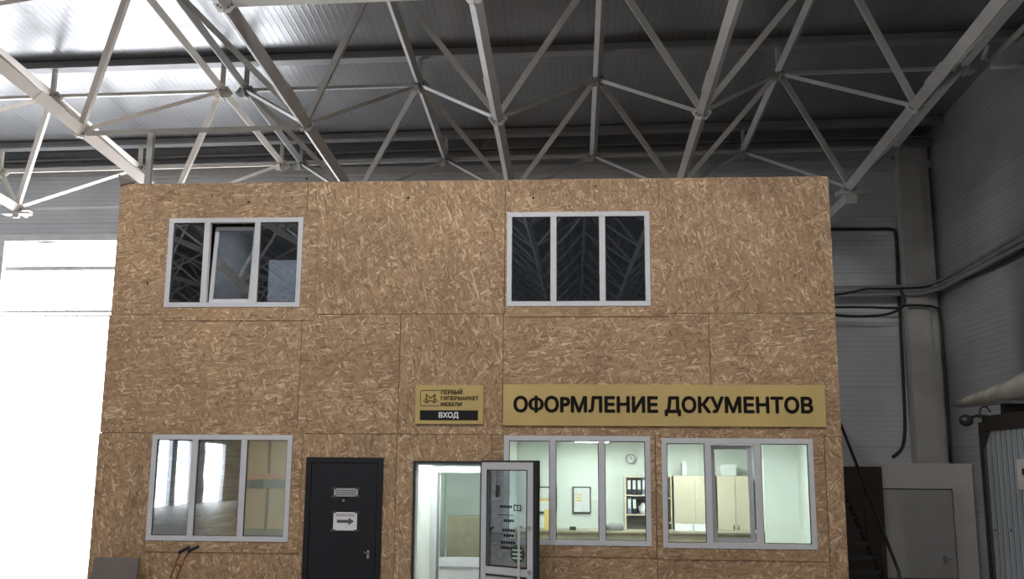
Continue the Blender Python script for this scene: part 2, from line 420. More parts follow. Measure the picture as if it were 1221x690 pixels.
R, addR = space_frame(False, [-1, 0, 1, 2], [-2, -1, 0, 1, 2], 'grey steel space frame under the roof above the chipboard office building')
Lf, addL = space_frame(True, [-6, -5, -4, -3, -2], [-6, -5, -4, -3, -2], 'steel space frame in a gate-lit pale tone beyond the roof joint, on the side of the bright gateway')
# bottom tie between the two frames at the near row, with its hanger
def tie(p, q, label, w=.10, mat=None, name='bottom_tie'):
    bm = BM(); p, q = Vector(p), Vector(q); prism(bm, Vector((0, 0, 0)), q - p, vprof(w)); o = mesh(name, bm, mat or MT['steel']); o.location = p; tag(o, label, 'steel tie'); return o
TIE = tie(lownode(-2, 0, True) + Vector((.1, 0, -.02)), lownode(-1, 0, False) + Vector((-.1, 0, -.02)), 'light steel tie bar bridging the gate-lit pale frame and the grey frame, hanger below it', .06)
tie(lownode(-1, -1, False) + Vector((.1, 0, .02)), lownode(0, -1, False) + Vector((-.05, 0, .02)), 'light steel tie bar along the very top of the picture between two lower chords', .06)
h = lownode(-2, 0, True) * .68 + lownode(-1, 0, False) * .32
bm = BM(); prism(bm, Vector((0, 0, -.04)), Vector((0, 0, -1.55)), cprof(.09, .07), Vector((0, 1, 0)))
bmesh.ops.translate(bm, vec=h - TIE.location, verts=bm.verts); mesh('hanger_post', bm, MT['steel'], TIE)
tie(lownode(-3, 1, True), lownode(-2, 1, True), 'thin grey tie bar low in front of the white panelled wall', .035)

# purlins
for n, j in enumerate((-1, 0, 1)):
    y = TY + TB * (j + .5)
    lab = ['grey steel roof purlin nearest overhead at the top of the view', 'grey steel roof purlin standing on posts across the middle of the roof', 'dark roof purlin where the roof meets the back wall'][n]
    a = Vector((LEFT_X + .02, y, zup(LEFT_X, y) + .54)); b = Vector((RIGHT_X - .02, y, zup(RIGHT_X, y) + .54))
    bm = BM(); prism(bm, Vector((0, 0, 0)), b - a, [(-.09, -.07), (.09, -.07), (.09, .07), (-.09, .07)]); prism(bm, Vector((0, -.12, -.05)), b - a + Vector((0, -.12, -.05)), rprof(.05, .05))
    o = mesh('purlin', bm, MT['purlin']); o.location = a; tag(o, lab, 'purlin', 'roof purlins')
# eaves girder by the back wall
bm = BM(); prism(bm, Vector((0, 0, 0)), Vector((RIGHT_X - LEFT_X - .1, 0, CX * (RIGHT_X - LEFT_X - .1))), cprof(.2, .18, .02)); o = mesh('eaves_girder', bm, MT['purlin']); o.location = (LEFT_X + .05, 19.72, roofz(LEFT_X, 19.85) - .3)
tag(o, 'grey steel girder running along the top of the back wall', 'girder')
# bearing brackets: one under the far frame node right of the office, one behind its top edge, one far left
def bracket(p, wid, label):
    root = empty('bearing_bracket', p); tag(root, label, 'bracket', 'bearing brackets under the frame ends')
    bm = BM(); box(bm, -.25, .28, -.08, .08, -.1, -.06); mesh('bearing_plate', bm, MT['steel'], root)
    bm = BM(); box(bm, -wid / 2, wid / 2, -.04, .04 if wid < .2 else 2.4, -.28 if wid > .2 else -.16, -.1); mesh('bracket_arm', bm, MT['concrete'], root)
bracket(lownode(2, 1, False), .22, 'grey steel bracket carrying the frame end just right of the office roof edge')
bracket(lownode(-1, 1, False), .5, 'pale boxed bracket behind the upper left of the office, below the parallel chords')
bracket(lownode(-3, 1, True), .12, 'white bracket carrying the frame end high above the bright gateway')

# ------------------------------------------------------------------ high bay lamps in front of the office
for n, (x, y) in enumerate([(-8.4, 6.6), (-5.2, 6.6), (-2.0, 6.6), (1.2, 6.6), (4.4, 6.6), (-6.2, -4.5), (-3.0, -4.5), (3.6, -4.5)]):
    root = empty('high_bay_lamp', (x, y, 7.95)); tag(root, 'bell shaped metal lamp hanging in the hall overhead', 'lamp', 'bell lamps over the hall floor')
    bm = BM(); prof = [(.03, .5), (.1, .48), (.12, .32), (.2, .2), (.26, .02), (.27, 0)]; N = 20
    rings = [[bm.verts.new((r * math.cos(2 * PI * k / N), r * math.sin(2 * PI * k / N), z)) for k in range(N)] for r, z in prof]
    for a, b in zip(rings, rings[1:]):
        for k in range(N): bm.faces.new((a[k], a[(k + 1) % N], b[(k + 1) % N], b[k]))
    bm.faces.new(rings[0]); sh = mesh('shade', bm, MT['shade'], root, True)
    bm = BM(); bmesh.ops.create_uvsphere(bm, u_segments=12, v_segments=8, radius=.06); bmesh.ops.translate(bm, vec=(0, 0, .12), verts=bm.verts); mesh('bulb', bm, MT['lampglow'], root, True)
    bm = BM(); tube(bm, [(0, 0, .5), (0, 0, zup(x, y) - 7.95 - .05)], .012, 6); mesh('suspension_rod', bm, MT['dark'], root)
    l = bpy.data.lights.new('lamp_light', 'POINT'); l.shadow_soft_size = .04; l.energy = LAMP * (.55 if y > 0 else 1); l.color = (1, .965, .92)
    lo = bpy.data.objects.new('lamp_light', l); lo.parent = root; lo.location = (0, 0, .03); C.objects.link(lo)

# ------------------------------------------------------------------ the OSB office
FY = 12.0                     # plane of the front sheets
T = .015
XL, XR, ZT = -5.9, 3.19, 5.58
office = empty('office_building', ((XL + XR) / 2, FY, 0))
tag(office, 'two-storey site office clad in brown chipboard sheets inside the hall', 'building')
OI = -Vector(office.location)
def opart(name, bm, mat, parent=None, smooth=False):
    if parent is None:
        bmesh.ops.translate(bm, vec=OI, verts=bm.verts); return mesh(name, bm, mat, office, smooth)
    return mesh(name, bm, mat, parent, smooth)
# openings: x0 x1 z0 z1
OP = {'UL': (-5.205, -3.447, 3.94, 5.105), 'UR': (-.83, .956, 3.94, 5.145), 'LL': (-5.226, -3.458, 1.06, 2.34), 'A': (-.848, .916, 1.063, 2.35), 'B': (1.05, 2.842, 1.047, 2.33),
      'D': (-3.27, -2.318, 0, 2.075), 'E': (-1.95, -1.13, 0, 2.04)}
def sheet(x0, x1, z0, z1, mat='osb'):
    """one sheet with the openings that fall in it cut out, bevel-gapped from the next"""
    g = .003
    x0 += g; x1 -= g; z0 += g; z1 -= g
    xs_ = sorted({x0, x1} | {c for o in OP.values() for c in o[:2] if x0 < c < x1}); zs_ = sorted({z0, z1} | {c for o in OP.values() for c in o[2:] if z0 < c < z1})
    bm = BM(); grid = {}
    def V(i, j, k):
        if (i, j, k) not in grid: grid[(i, j, k)] = bm.verts.new((xs_[i], FY + k * T, zs_[j]))
        return grid[(i, j, k)]
    def solid(i, j):
        if i < 0 or j < 0 or i >= len(xs_) - 1 or j >= len(zs_) - 1: return False
        cx_, cz = (xs_[i] + xs_[i + 1]) / 2, (zs_[j] + zs_[j + 1]) / 2
        return not any(a < cx_ < b and c < cz < d for a, b, c, d in OP.values())
    for i in range(len(xs_) - 1):
        for j in range(len(zs_) - 1):
            if not solid(i, j): continue
            bm.faces.new((V(i, j, 0), V(i + 1, j, 0), V(i + 1, j + 1, 0), V(i, j + 1, 0)))
            bm.faces.new((V(i, j, 1), V(i, j + 1, 1), V(i + 1, j + 1, 1), V(i + 1, j, 1)))
            for (di, dj, a, b) in ((-1, 0, (i, j), (i, j + 1)), (1, 0, (i + 1, j), (i + 1, j + 1)), (0, -1, (i, j), (i + 1, j)), (0, 1, (i, j + 1), (i + 1, j + 1))):
                if not solid(i + di, j + dj): bm.faces.new((V(*a, 0), V(*b, 0), V(*b, 1), V(*a, 1)))
    if not bm.faces: bm.free(); return
    return opart('chipboard_sheet', bm, MT[mat])
ZS = 3.85
def row(kinds, cuts, z0, z1):
    for i, (a, b) in enumerate(zip(cuts, cuts[1:])): sheet(a, b, z0, z1, 'osb_up' if kinds[i] == 'u' else 'osb')
row('huuu', [XL, -3.41, -.86, 1.08, XR], ZS, ZT)                    # upper row, sheets with a wide joint pattern
row('hhuhh', [XL - .02, -3.41, -2.157, -.87, 1.66, XR], 2.36, ZS)
row('uuuhhu', [XL - .03, -3.4, -2.16, -1.0, .98, 2.98, XR], 0, 2.36)
# battens added behind joints to block light leaking through, and panel nails
bm = BM()
box(bm, XL, XR, FY + T + .002, FY + .07, ZS - .03, ZS + .03); box(bm, XL, XR, FY + T + .002, FY + .07, 2.41, 2.47)
opart('light_stop_batten', bm, MT['seam'])
for x0, x1, z0, z1 in ((XL, XR, ZT - .08, ZT - .02), (XL, XR, 2.353, 2.41), (.925, 1.04, .05, 2.352), (2.93, 3.03, .05, 2.352), (-2.20, -2.12, .05, 2.352), (-3.45, -3.28, .05, 2.352), (-1.05, -.86, .05, 2.352), (XL, XL + .06, .05, ZT - .1), (XR - .06, XR, .05, ZT - .1)):
    bm = BM(); box(bm, x0, x1, FY + T + .002, FY + .06, z0, z1); opart('light_stop_batten', bm, MT['seam'])
# trims round windows: thin strips of the same board whose edge shows as a line
for k, e in (('UL', (.03, .19, -.17, .10)), ('UR', (.02, .2, -.13, .09)), ('LL', (.0, .13, -.13, .08)), ('A', (-.0, .05, -.13, .09)), ('B', (.0, .13, -.13, .09))):
    a, b, c, d = OP[k]; bm = BM(); y0, y1 = FY - .012, FY - .001
    X1, Z0, Z1 = b + e[1], c + e[2], d + e[3]; Xs = a - e[0]
    box(bm, Xs, X1, y0, y1, Z0, c - .002); box(bm, Xs, X1, y0, y1, d + .002, Z1 if k in ('UL', 'UR', 'LL') else min(Z1, 2.45))
    box(bm, b + .002, X1, y0, y1, c - .002, d + .002)
    if e[0] > .004: box(bm, Xs, a - .002, y0, y1, c - .002, d + .002)
    opart('window_surround', bm, MT['osb'])
# shell of the office behind the front
OB = 17.6
bm = BM(); box(bm, XL, XL + .05, FY + .08, OB, 0, ZT - .05); box(bm, XR - .05, XR, FY + .02, OB, 0, ZT - .05); box(bm, XL, XR, OB, OB + .05, 0, ZT - .05)
opart('side_walls', bm, MT['osb'])
bm = BM(); box(bm, XL, XR, FY + .08, OB, ZT - .14, ZT - .06); opart('flat_roof', bm, MT['osb'])
bm = BM(); box(bm, XL + .06, XR - .06, FY + .08, OB - .01, 2.47, 2.7); opart('upper_floor', bm, MT['osb_edge'])
bm = BM(); box(bm, XL + .06, XR - .06, FY + .08, OB - .01, 2.42, 2.46); opart('office_ceiling', bm, MT['oceil'])
bm = BM(); box(bm, XL + .06, XR - .06, FY + .08, OB - .01, .01, .05); opart('office_floor', bm, MT['ofloor'])
bm = BM()
box(bm, XL + .06, XR - .06, 17.42, 17.5, .06, 2.41)
box(bm, XL + .06, -3.40, FY + .08, FY + .1, .06, 1.0); box(bm, -.98, XR - .06, FY + .08, FY + .1, .06, .98)
for x in (-3.42, -2.28, -1.02): box(bm, x - .03, x + .03, FY + .1, 17.4, .06, 2.41)
box(bm, XR - .1, XR - .06, FY + .11, 17.4, .06, 2.41)
opart('plasterboard_lining', bm, MT['plaster'])

def pvc_window(key, glassm, sash=None, name='window'):
    a, b, c, d = OP[key]; fw = .062; y0, y1 = FY - .022, FY + .05
    bm = BM()
    mull = {'UL': (-4.70, -4.04), 'UR': (-.245, .365), 'LL': (-4.68, -4.06), 'A': (-.255, .335), 'B': (1.60, 2.19)}[key]
    box(bm, a, b, y0, y1, c, c + fw, bev=.004); box(bm, a, b, y0, y1, d - fw, d, bev=.004)
    box(bm, a, a + fw, y0, y1, c + fw, d - fw, bev=.004); box(bm, b - fw, b, y0, y1, c + fw, d - fw, bev=.004)
    for m in mull: box(bm, m - .037, m + .037, y0 + .002, y1, c + fw, d - fw, bev=.004)
    w = opart(name, bm, MT['pvc'])
    edges = [a + fw] + [e for m in mull for e in (m - .037, m + .037)] + [b - fw]
    cells = [(edges[0], edges[1]), (edges[2], edges[3]), (edges[4], edges[5])]
    for i, (p, q) in enumerate(cells):
        z0, z1 = c + fw, d - fw
        g = BM(); t = .008
        if sash and i == sash[0]:
            # tilted casement: hinged at the bottom, top swung inwards
            sw = .05
            sb = BM()
            box(sb, p + .01, q - .01, 0, .05, 0, sw, bev=.004); box(sb, p + .01, q - .01, 0, .05, z1 - z0 - .015 - sw, z1 - z0 - .015, bev=.004)
            box(sb, p + .01, p + .01 + sw, 0, .05, sw, z1 - z0 - .015 - sw, bev=.004); box(sb, q - .01 - sw, q - .01, 0, .05, sw, z1 - z0 - .015 - sw, bev=.004)
            gb = BM(); box(gb, p + .01 + sw, q - .01 - sw, .02, .026, sw, z1 - z0 - .015 - sw)
            for bmx in (sb, gb):
                bmesh.ops.rotate(bmx, cent=(0, 0, 0), matrix=Matrix.Rotation(-sash[1], 3, 'X'), verts=bmx.verts)
                bmesh.ops.rotate(bmx, cent=((p + q) / 2, 0, 0), matrix=Matrix.Rotation(sash[2], 3, 'Y'), verts=bmx.verts)
                bmesh.ops.translate(bmx, vec=Vector((sash[3], FY + .052, z0 + .005)) + OI, verts=bmx.verts)
            g.free(); mesh('tilted_sash', sb, sash[4], w); mesh('pane', gb, glassm, w); continue
        box(g, p, p + t, FY - .004, FY + .01, z0, z1); box(g, q - t, q, FY - .004, FY + .01, z0, z1); box(g, p, q, FY - .004, FY + .01, z0, z0 + t); box(g, p, q, FY - .004, FY + .01, z1 - t, z1)
        bmesh.ops.translate(g, vec=OI, verts=g.verts); mesh('rubber_seal', g, MT['gasket'], w)
        g = BM(); box(g, p + t, q - t, FY + .002, FY + .008, z0 + t, z1 - t); bmesh.ops.translate(g, vec=OI, verts=g.verts); mesh('pane', g, glassm, w)
    return w
pvc_window('UL', MT['glass_up'], (1, .09, .0, 0.0, MT['pvc']))
pvc_window('UR', MT['glass_up'])
pvc_window('LL', MT['glass_day'])
pvc_window('A', MT['glass'])
pvc_window('B', MT['glass'], (1, .07, .0, 0.0, MT['pvc_grey']))

# black steel door
a, b, c, d = OP['D']
bm = BM(); box(bm, a, b, FY - .03, FY + .05, d - .065, d, bev=.004); box(bm, a, a + .065, FY - .03, FY + .05, c, d - .065, bev=.004); box(bm, b - .065, b, FY - .03, FY + .05, c, d - .065, bev=.004)
dr = opart('steel_door', bm, MT['doorblack']); dr['label'] = 'black steel entrance door with two taped paper notices'
bm = BM(); box(bm, a + .069, b - .069, FY - .02, FY + .035, c + .02, d - .069, bev=.006); bmesh.ops.translate(bm, vec=OI, verts=bm.verts); mesh('door_leaf', bm, MT['doorblack'], dr)
bm = BM(); hx, hz = -2.47, .93
box(bm, hx - .015, hx + .015, FY - .03, FY - .021, hz - .05, hz + .05, bev=.004); tube(bm, [(hx, FY - .03, hz + .01), (hx, FY - .06, hz + .01), (hx - .05, FY - .065, hz + .035)], .008)
bmesh.ops.translate(bm, vec=OI, verts=bm.verts); mesh('door_handle', bm, MT['chrome'], dr)
bm = BM(); prism(bm, (-2.79, FY - .03, 1.56), (-2.79, FY - .02, 1.56), circ(.014, 12)); bmesh.ops.translate(bm, vec=OI, verts=bm.verts); mesh('peephole', bm, MT['chrome'], dr)

# entrance: dark outer frame, white leaf swung right open
a, b, c, d = OP['E']
bm = BM(); box(bm, a, b + .03, FY - .02, FY + .06, d - .03, d, bev=.003); box(bm, a, a + .03, FY - .02, FY + .06, 0, d - .03, bev=.003); box(bm, b, b + .03, FY - .02, FY + .06, 0, d - .03, bev=.003)
ef = opart('entrance_frame', bm, MT['gasket'])
bm = BM(); box(bm, a + .03, b, FY + .07, FY + .09, d - .05, 2.4)
box(bm, a + .03, a + .05, FY + .07, 13.2, .06, 2.02)
opart('entrance_reveal', bm, MT['plaster'])
LW = .80
leafroot = bpy.data.objects.new('entrance_door', None); leafroot.empty_display_size = .1; C.objects.link(leafroot)
leafroot.parent = office; leafroot.location = Vector((b + .035, FY - .03, 0)) + OI; leafroot.rotation_euler = (0, 0, math.radians(-36.5)); leafroot['label'] = 'white plastic glazed entrance door standing open, black edged'
def lp(name, bm, mat): return mesh(name, bm, mat, leafroot)
LH = 2.03; fw = .088
bm = BM()
box(bm, 0, LW, -.03, .03, .03, .03 + fw, bev=.005); box(bm, 0, LW, -.03, .03, LH - fw, LH, bev=.005); box(bm, 0, fw, -.03, .03, .03 + fw, LH - fw, bev=.005); box(bm, LW - fw, LW, -.03, .03, .03 + fw, LH - fw, bev=.005)
box(bm, fw, LW - fw, -.03, .03, .74, .74 + fw, bev=.005)
box(bm, fw, LW - fw, -.018, .018, .03 + fw, .74)
lp('leaf_frame', bm, MT['pvc'])
bm = BM(); box(bm, LW + .001, LW + .05, -.034, .034, .03, LH + .02, bev=.004); box(bm, 0, LW, -.034, .034, LH + .001, LH + .02)
box(bm, fw, fw + .01, -.034, -.02, .74 + fw, LH - fw); box(bm, LW - fw - .01, LW - fw, -.034, -.02, .74 + fw, LH - fw); box(bm, fw, LW - fw, -.034, -.02, LH - fw - .01, LH - fw); box(bm, fw, LW - fw, -.034, -.02, .74 + fw, .74 + fw + .01); box(bm, fw, LW - fw, -.034, -.022, .72, .735)
lp('black_edge', bm, MT['gasket'])
bm = BM(); box(bm, fw, LW - fw, -.004, .004, .74 + fw, LH - fw); lp('door_pane', bm, MT['glass_day'])
bm = BM(); hx = LW - .16
tube(bm, spline([(hx, -.03, 1.30), (hx, -.085, 1.30), (hx, -.09, 1.27), (hx, -.09, .70), (hx, -.085, .67), (hx, -.03, .67)], 4), .013, 8); lp('pull_bar', bm, MT['pvc'])
for x_, y_, z_, r_ in ((LW - .04, -.05, .80, .026), (LW - .05, -.055, .62, .035), (LW - .045, -.045, 1.29, .02)): bm = BM(); prism(bm, (x_, y_, z_), (x_, -.03, z_), circ(r_, 14)); lp('lock', bm, MT['chrome'])
# print on the door glass: opening hours lines, small box mark, round sticker
yy = -.0075
for z, x0, x1, n in ((1.50, .28, .47, 6), (1.415, .24, .50, 0), (1.34, .34, .50, 5), (1.23, .32, .52, 5), (1.17, .34, .50, 4), (1.09, .30, .52, 6), (1.03, .30, .52, 6)):
    if n == 0: bm = BM(); box(bm, x0, x1, yy, yy + .002, z, z + .006); lp('printed_line', bm, MT['inkpanel']); continue
    bm = BM()
    for i in range(n):
        xx = x0 + (x1 - x0) * i / n; box(bm, xx, xx + (x1 - x0) / n * .7, yy, yy + .002, z, z + .03)
    lp('door_lettering', bm, MT['inkpanel'])
bm = BM()
for (x0, x1, z0, z1) in ((.49, .60, 1.53, 1.54), (.49, .60, 1.47, 1.48), (.49, .5, 1.48, 1.53), (.59, .6, 1.48, 1.53), (.54, .55, 1.49, 1.53)): box(bm, x0, x1, yy, yy + .002, z0, z1)
lp('printed_mark', bm, MT['inkpanel'])
bm = BM(); prism(bm, (.55, -.009, .985), (.55, -.006, .985), circ(.10, 28)); lp('round_sticker', bm, MT['green'])
bm = BM()
for z in (1.03, .985, .94): box(bm, .48, .62, -.011, -.0095, z - .01, z + .005)
lp('sticker_print', bm, MT['signwhite'])
bm = BM(); tube(bm, [(.24, -.02, 1.93), (.24, -.02, 1.76)], .004, 6); box(bm, .225, .255, -.026, -.014, 1.62, 1.76, bev=.003); lp('door_tag', bm, MT['dark'])

# inner vestibule door (white, glazed)
root = bpy.data.objects.new('inner_door', None); C.objects.link(root); root.parent = office; root.location = Vector((-1.93, 13.3, .05)) + OI; root['label'] = 'white glazed inner door behind the entrance'
bm = BM(); X1 = .86
for x0, x1, z0, z1 in ((0, .10, 0, 1.93), (X1 - .06, X1, 0, 1.93), (.10, X1 - .06, 1.84, 1.93), (.14, X1 - .06, .62, .74), (.14, X1 - .06, 0, .1)): box(bm, x0, x1, -.03, .03, z0, z1, bev=.004)
box(bm, .14, .15, -.034, -.03, .1, 1.80); box(bm, .14, X1 - .06, -.012, .012, .1, .62)
mesh('inner_door_frame', bm, MT['pvc'], root)
bm = BM(); box(bm, .15, X1 - .06, -.004, .004, .74, 1.84); mesh('inner_door_pane', bm, MT['glass'], root)
bm = BM(); box(bm, -.02, X1, -.06, 0, 1.94, 2.0, bev=.01); mesh('inner_door_lintel', bm, MT['pvc'], root)

bm = BM(); box(bm, -.42, .42, -.25, .25, 0, 1.12, bev=.006); o = mesh('low_cupboard', bm, MT['wood']); o.location = (-1.62, 16.3, .055); tag(o, 'low wooden cupboard seen through the inner door glass', 'cupboard')
# torn film and foam on the top left corner
bm = BM()
vs = [bm.verts.new(p) for p in ((XL, FY - .03, ZT - .02), (XL - .02, FY - .05, ZT + .12), (XL + .1, FY - .02, ZT + .03), (XL + .2, FY + .0, ZT + .02), (XL + .16, FY + .06, ZT + .05), (XL + .02, FY + .12, ZT + .1), (XL - .02, FY + .1, ZT - .1))]
for f in ((0, 1, 2), (0, 2, 3), (1, 5, 2), (2, 5, 4), (2, 4, 3), (0, 6, 5), (0, 5, 1), (0, 3, 6), (3, 4, 6), (4, 5, 6)): bm.faces.new([vs[i] for i in f])
opart('torn_corner_film', bm, MT['board'])
# dark knots and holes in the sheets
for px, py in ((253, 233), (297, 241), (348, 235), (487, 236), (636, 236), (710, 222), (366, 213), (845, 480), (176, 338), (236, 255)):
    p = atY(px, py, FY)
    bm = BM(); n = 7; ring = [bm.verts.new((p.x + math.cos(2 * PI * i / n) * random.uniform(.008, .025), FY - .001, p.z + math.sin(2 * PI * i / n) * random.uniform(.008, .02))) for i in range(n)]
    bm.faces.new(ring); opart('screw_hole', bm, MT['ink'])

# ------------------------------------------------------------------ signs
def text_mesh(body, font_off, x0, x1, z0, z1, y, mat, parent, name='lettering', depth=.004, space=1.0):
    cu = bpy.data.curves.new(name, 'FONT'); cu.body = body; cu.size = 1; cu.offset = font_off; cu.extrude = .01; cu.resolution_u = 4; cu.space_character = space
    to = bpy.data.objects.new(name, cu); C.objects.link(to)
    dg = bpy.context.evaluated_depsgraph_get(); me = bpy.data.meshes.new_from_object(to.evaluated_get(dg))
    bpy.data.objects.remove(to, do_unlink=True)
    xs_ = [v.co.x for v in me.vertices]; ys_ = [v.co.y for v in me.vertices]
    a, b, c, d = min(xs_), max(xs_), min(ys_), max(ys_)
    for v in me.vertices:
        v.co = Vector((x0 + (v.co.x - a) / (b - a) * (x1 - x0), y - (depth if v.co.z > 0 else 0), z0 + (v.co.y - c) / (d - c) * (z1 - z0)))
    me.materials.clear(); me.materials.append(mat)
    o = bpy.data.objects.new(name, me); C.objects.link(o); o.parent = parent
    return o
def text_line(body, off, x0, x1, z0, z1, y, mat, parent, desc=0., asc=0.):
    # heavier strokes: the same outline stacked with tiny shifts, joined into one mesh
    o = text_mesh(body, 0, x0 + off, x1 - off, z0 - desc + off, z1 + asc - off, y, mat, parent)
    bm = bmesh.new()
    for i, (dx, dz) in enumerate([(0, 0)] + [(math.cos(PI * k / 4) * off, math.sin(PI * k / 4) * off) for k in range(8)]):
        n0 = len(bm.verts); bm.from_mesh(o.data); bm.verts.ensure_lookup_table()
        for v in bm.verts[n0:]: v.co += Vector((dx, -.00002 * i, dz))
    bm.to_mesh(o.data); bm.free()
    return o
SY = FY - .03
root = empty('long_gold_sign', (1.075, SY, 2.47)); tag(root, 'long gold sign with big black lettering above the two bright office windows', 'sign')
bm = BM(); box(bm, -1.935, 1.935, 0, .022, 0, .5, bev=.002); mesh('sign_board', bm, MT['gold'], root)
p0 = atY(612, 493, SY); p1 = atY(969, 471, SY)
tx = p0.x - 1.075, p1.x - 1.075
# line box: caps from z .145 to .36 ; D descends a little
def fix_second_letter(o):
    # the second letter is set as a ring and gets its upright bar here
    bm = bmesh.new(); bm.from_mesh(o.data); bm.verts.ensure_lookup_table(); seen = set(); isl = []
    for v in bm.verts:
        if v in seen: continue
        st = [v]; comp = []; seen.add(v)
        while st:
            q = st.pop(); comp.append(q)
            for e in q.link_edges:
                w = e.other_vert(q)
                if w not in seen: seen.add(w); st.append(w)
        isl.append((sum(q.co.x for q in comp) / len(comp), comp))
    xs_ = sorted(c for c, _ in isl)
    first = xs_[0]
    cand = sorted(c for c in xs_ if c > first + .1)[0]
    vs = [q for c, comp in isl if abs(c - cand) < .03 for q in comp]
    x0, x1 = min(q.co.x for q in vs), max(q.co.x for q in vs); z0, z1 = min(q.co.z for q in vs), max(q.co.z for q in vs)
    cx, cz = (x0 + x1) / 2, (z0 + z1) / 2
    for q in vs: q.co.z = cz + (q.co.z - cz) * .80; q.co.x = cx + (q.co.x - cx) * 1.06
    box(bm, cx - .02, cx + .02, -.0042, 0, z0, z1)
    bm.to_mesh(o.data); bm.free()
fix_second_letter(text_line('ООО' + 'P' + 'МЛЕНИЕ ДОКУМЕНТОВ', .0095, tx[0], tx[1], .155, .362, 0, MT['ink'], root, desc=.035))
root = empty('entrance_sign', (-1.522, SY, 2.485)); tag(root, 'small gold entrance sign with crown logo and dark strip above the open doorway', 'sign')
bm = BM(); box(bm, -.42, .42, 0, .022, 0, .475, bev=.002); mesh('sign_board', bm, MT['gold'], root)
bm = BM(); box(bm, -.36, .355, -.003, 0, .045, .165); mesh('dark_strip', bm, MT['inkpanel'], root)
text_line('ВХОД', .003, -.128, .118, .072, .145, -.0035, MT['signwhite'], root, desc=.012)
text_line('ПЕРВЫЙ', .0018, -.105, .16, .36, .415, 0, MT['ink'], root, asc=.016)
text_line('ГИПЕРМАРКЕТ', .0018, -.105, .36, .289, .337, 0, MT['ink'], root)
text_line('МЕБЕЛИ', .0018, -.105, .155, .216, .264, 0, MT['ink'], root)
bm = BM()
lw = .0055
tube_pts = spline([(-.115, 0, .408), (-.33, 0, .408)], 2) + spline([(-.34, 0, .406), (-.356, 0, .39), (-.358, 0, .375)], 4) + [(-.358, 0, .25)] + spline([(-.357, 0, .24), (-.345, 0, .222), (-.33, 0, .219)], 4) + [(-.115, 0, .219)]
def strip(bm, pts, w, y=-.002):
    for a, b in zip(pts, pts[1:]):
        a, b = Vector(a), Vector(b)
        if (b - a).length < 1e-6: continue
        d = (b - a).normalized() * w * .5; a = a - d; b = b + d; a.y = b.y = y
        prism(bm, a, b, rprof(w, .003) if abs((b - a).normalized().dot(Vector((0, 1, 0)))) > 1 else [(-.0015, -w / 2), (.0015, -w / 2), (.0015, w / 2), (-.0015, w / 2)], up=(b - a).cross(Vector((0, 1, 0))))
strip(bm, tube_pts, lw)
crown = [(-.272, 0, .272), (-.288, 0, .358), (-.252, 0, .328), (-.232, 0, .312), (-.212, 0, .328), (-.176, 0, .358), (-.192, 0, .272), (-.232, 0, .28), (-.272, 0, .272)]
strip(bm, crown, .009)
strip(bm, spline([(-.315, 0, .285), (-.29, 0, .262), (-.265, 0, .258)], 4), .009); strip(bm, spline([(-.15, 0, .285), (-.175, 0, .262), (-.2, 0, .258)], 4), .009)
strip(bm, spline([(-.3, 0, .31), (-.285, 0, .29)], 3), .008); strip(bm, spline([(-.165, 0, .31), (-.18, 0, .29)], 3), .008)
mesh('crown_logo', bm, MT['ink'], root)

# notices on the black door
def notice(px0, px1, py0, py1, label, mat, arrow):
    a, b = atY(px0, py1, FY - .024), atY(px1, py0, FY - .024)
    root = empty('paper_notice', ((a.x + b.x) / 2, FY - .024, (a.z + b.z) / 2)); tag(root, label, 'paper notice')
    w, h_ = (b.x - a.x) / 2, (b.z - a.z) / 2
    bm = BM(); box(bm, -w, w, -.002, 0, -h_, h_); mesh('sheet', bm, mat, root)
    t = .03
    for sx in (-1, 1):
        for sz in (-1, 1): bm = BM(); box(bm, sx * w - t, sx * w + t, -.003, -.0021, sz * h_ - .012, sz * h_ + .012); mesh('tape', bm, MT['tape'], root)
    bm = BM()
    if arrow:
        for z in (.06, .078):
            for i in range(8): box(bm, -w * .8 + i * w * .2, -w * .8 + i * w * .2 + w * .14, -.0032, -.0021, z, z + .009)
        vs = [bm.verts.new((x, -.0032, z)) for x, z in ((-.10, -.018), (.04, -.018), (.04, -.045), (.11, 0), (.04, .045), (.04, .018), (-.10, .018))]; bm.faces.new(vs)
    else:
        for z in (-.035, -.01, .015):
            for i in range(9): box(bm, -w * .85 + i * w * .19, -w * .85 + i * w * .19 + w * .14, -.0032, -.0021, z, z + .012)
    mesh('arrow_print' if arrow else 'print', bm, MT['print'], root)
notice(398, 427, 582, 591.5, 'small grey paper strip taped high on the black door', MT['papergrey'], False)
notice(397, 426, 610.5, 632, 'white paper with a black arrow pointing right taped on the black door', MT['paper'], True)

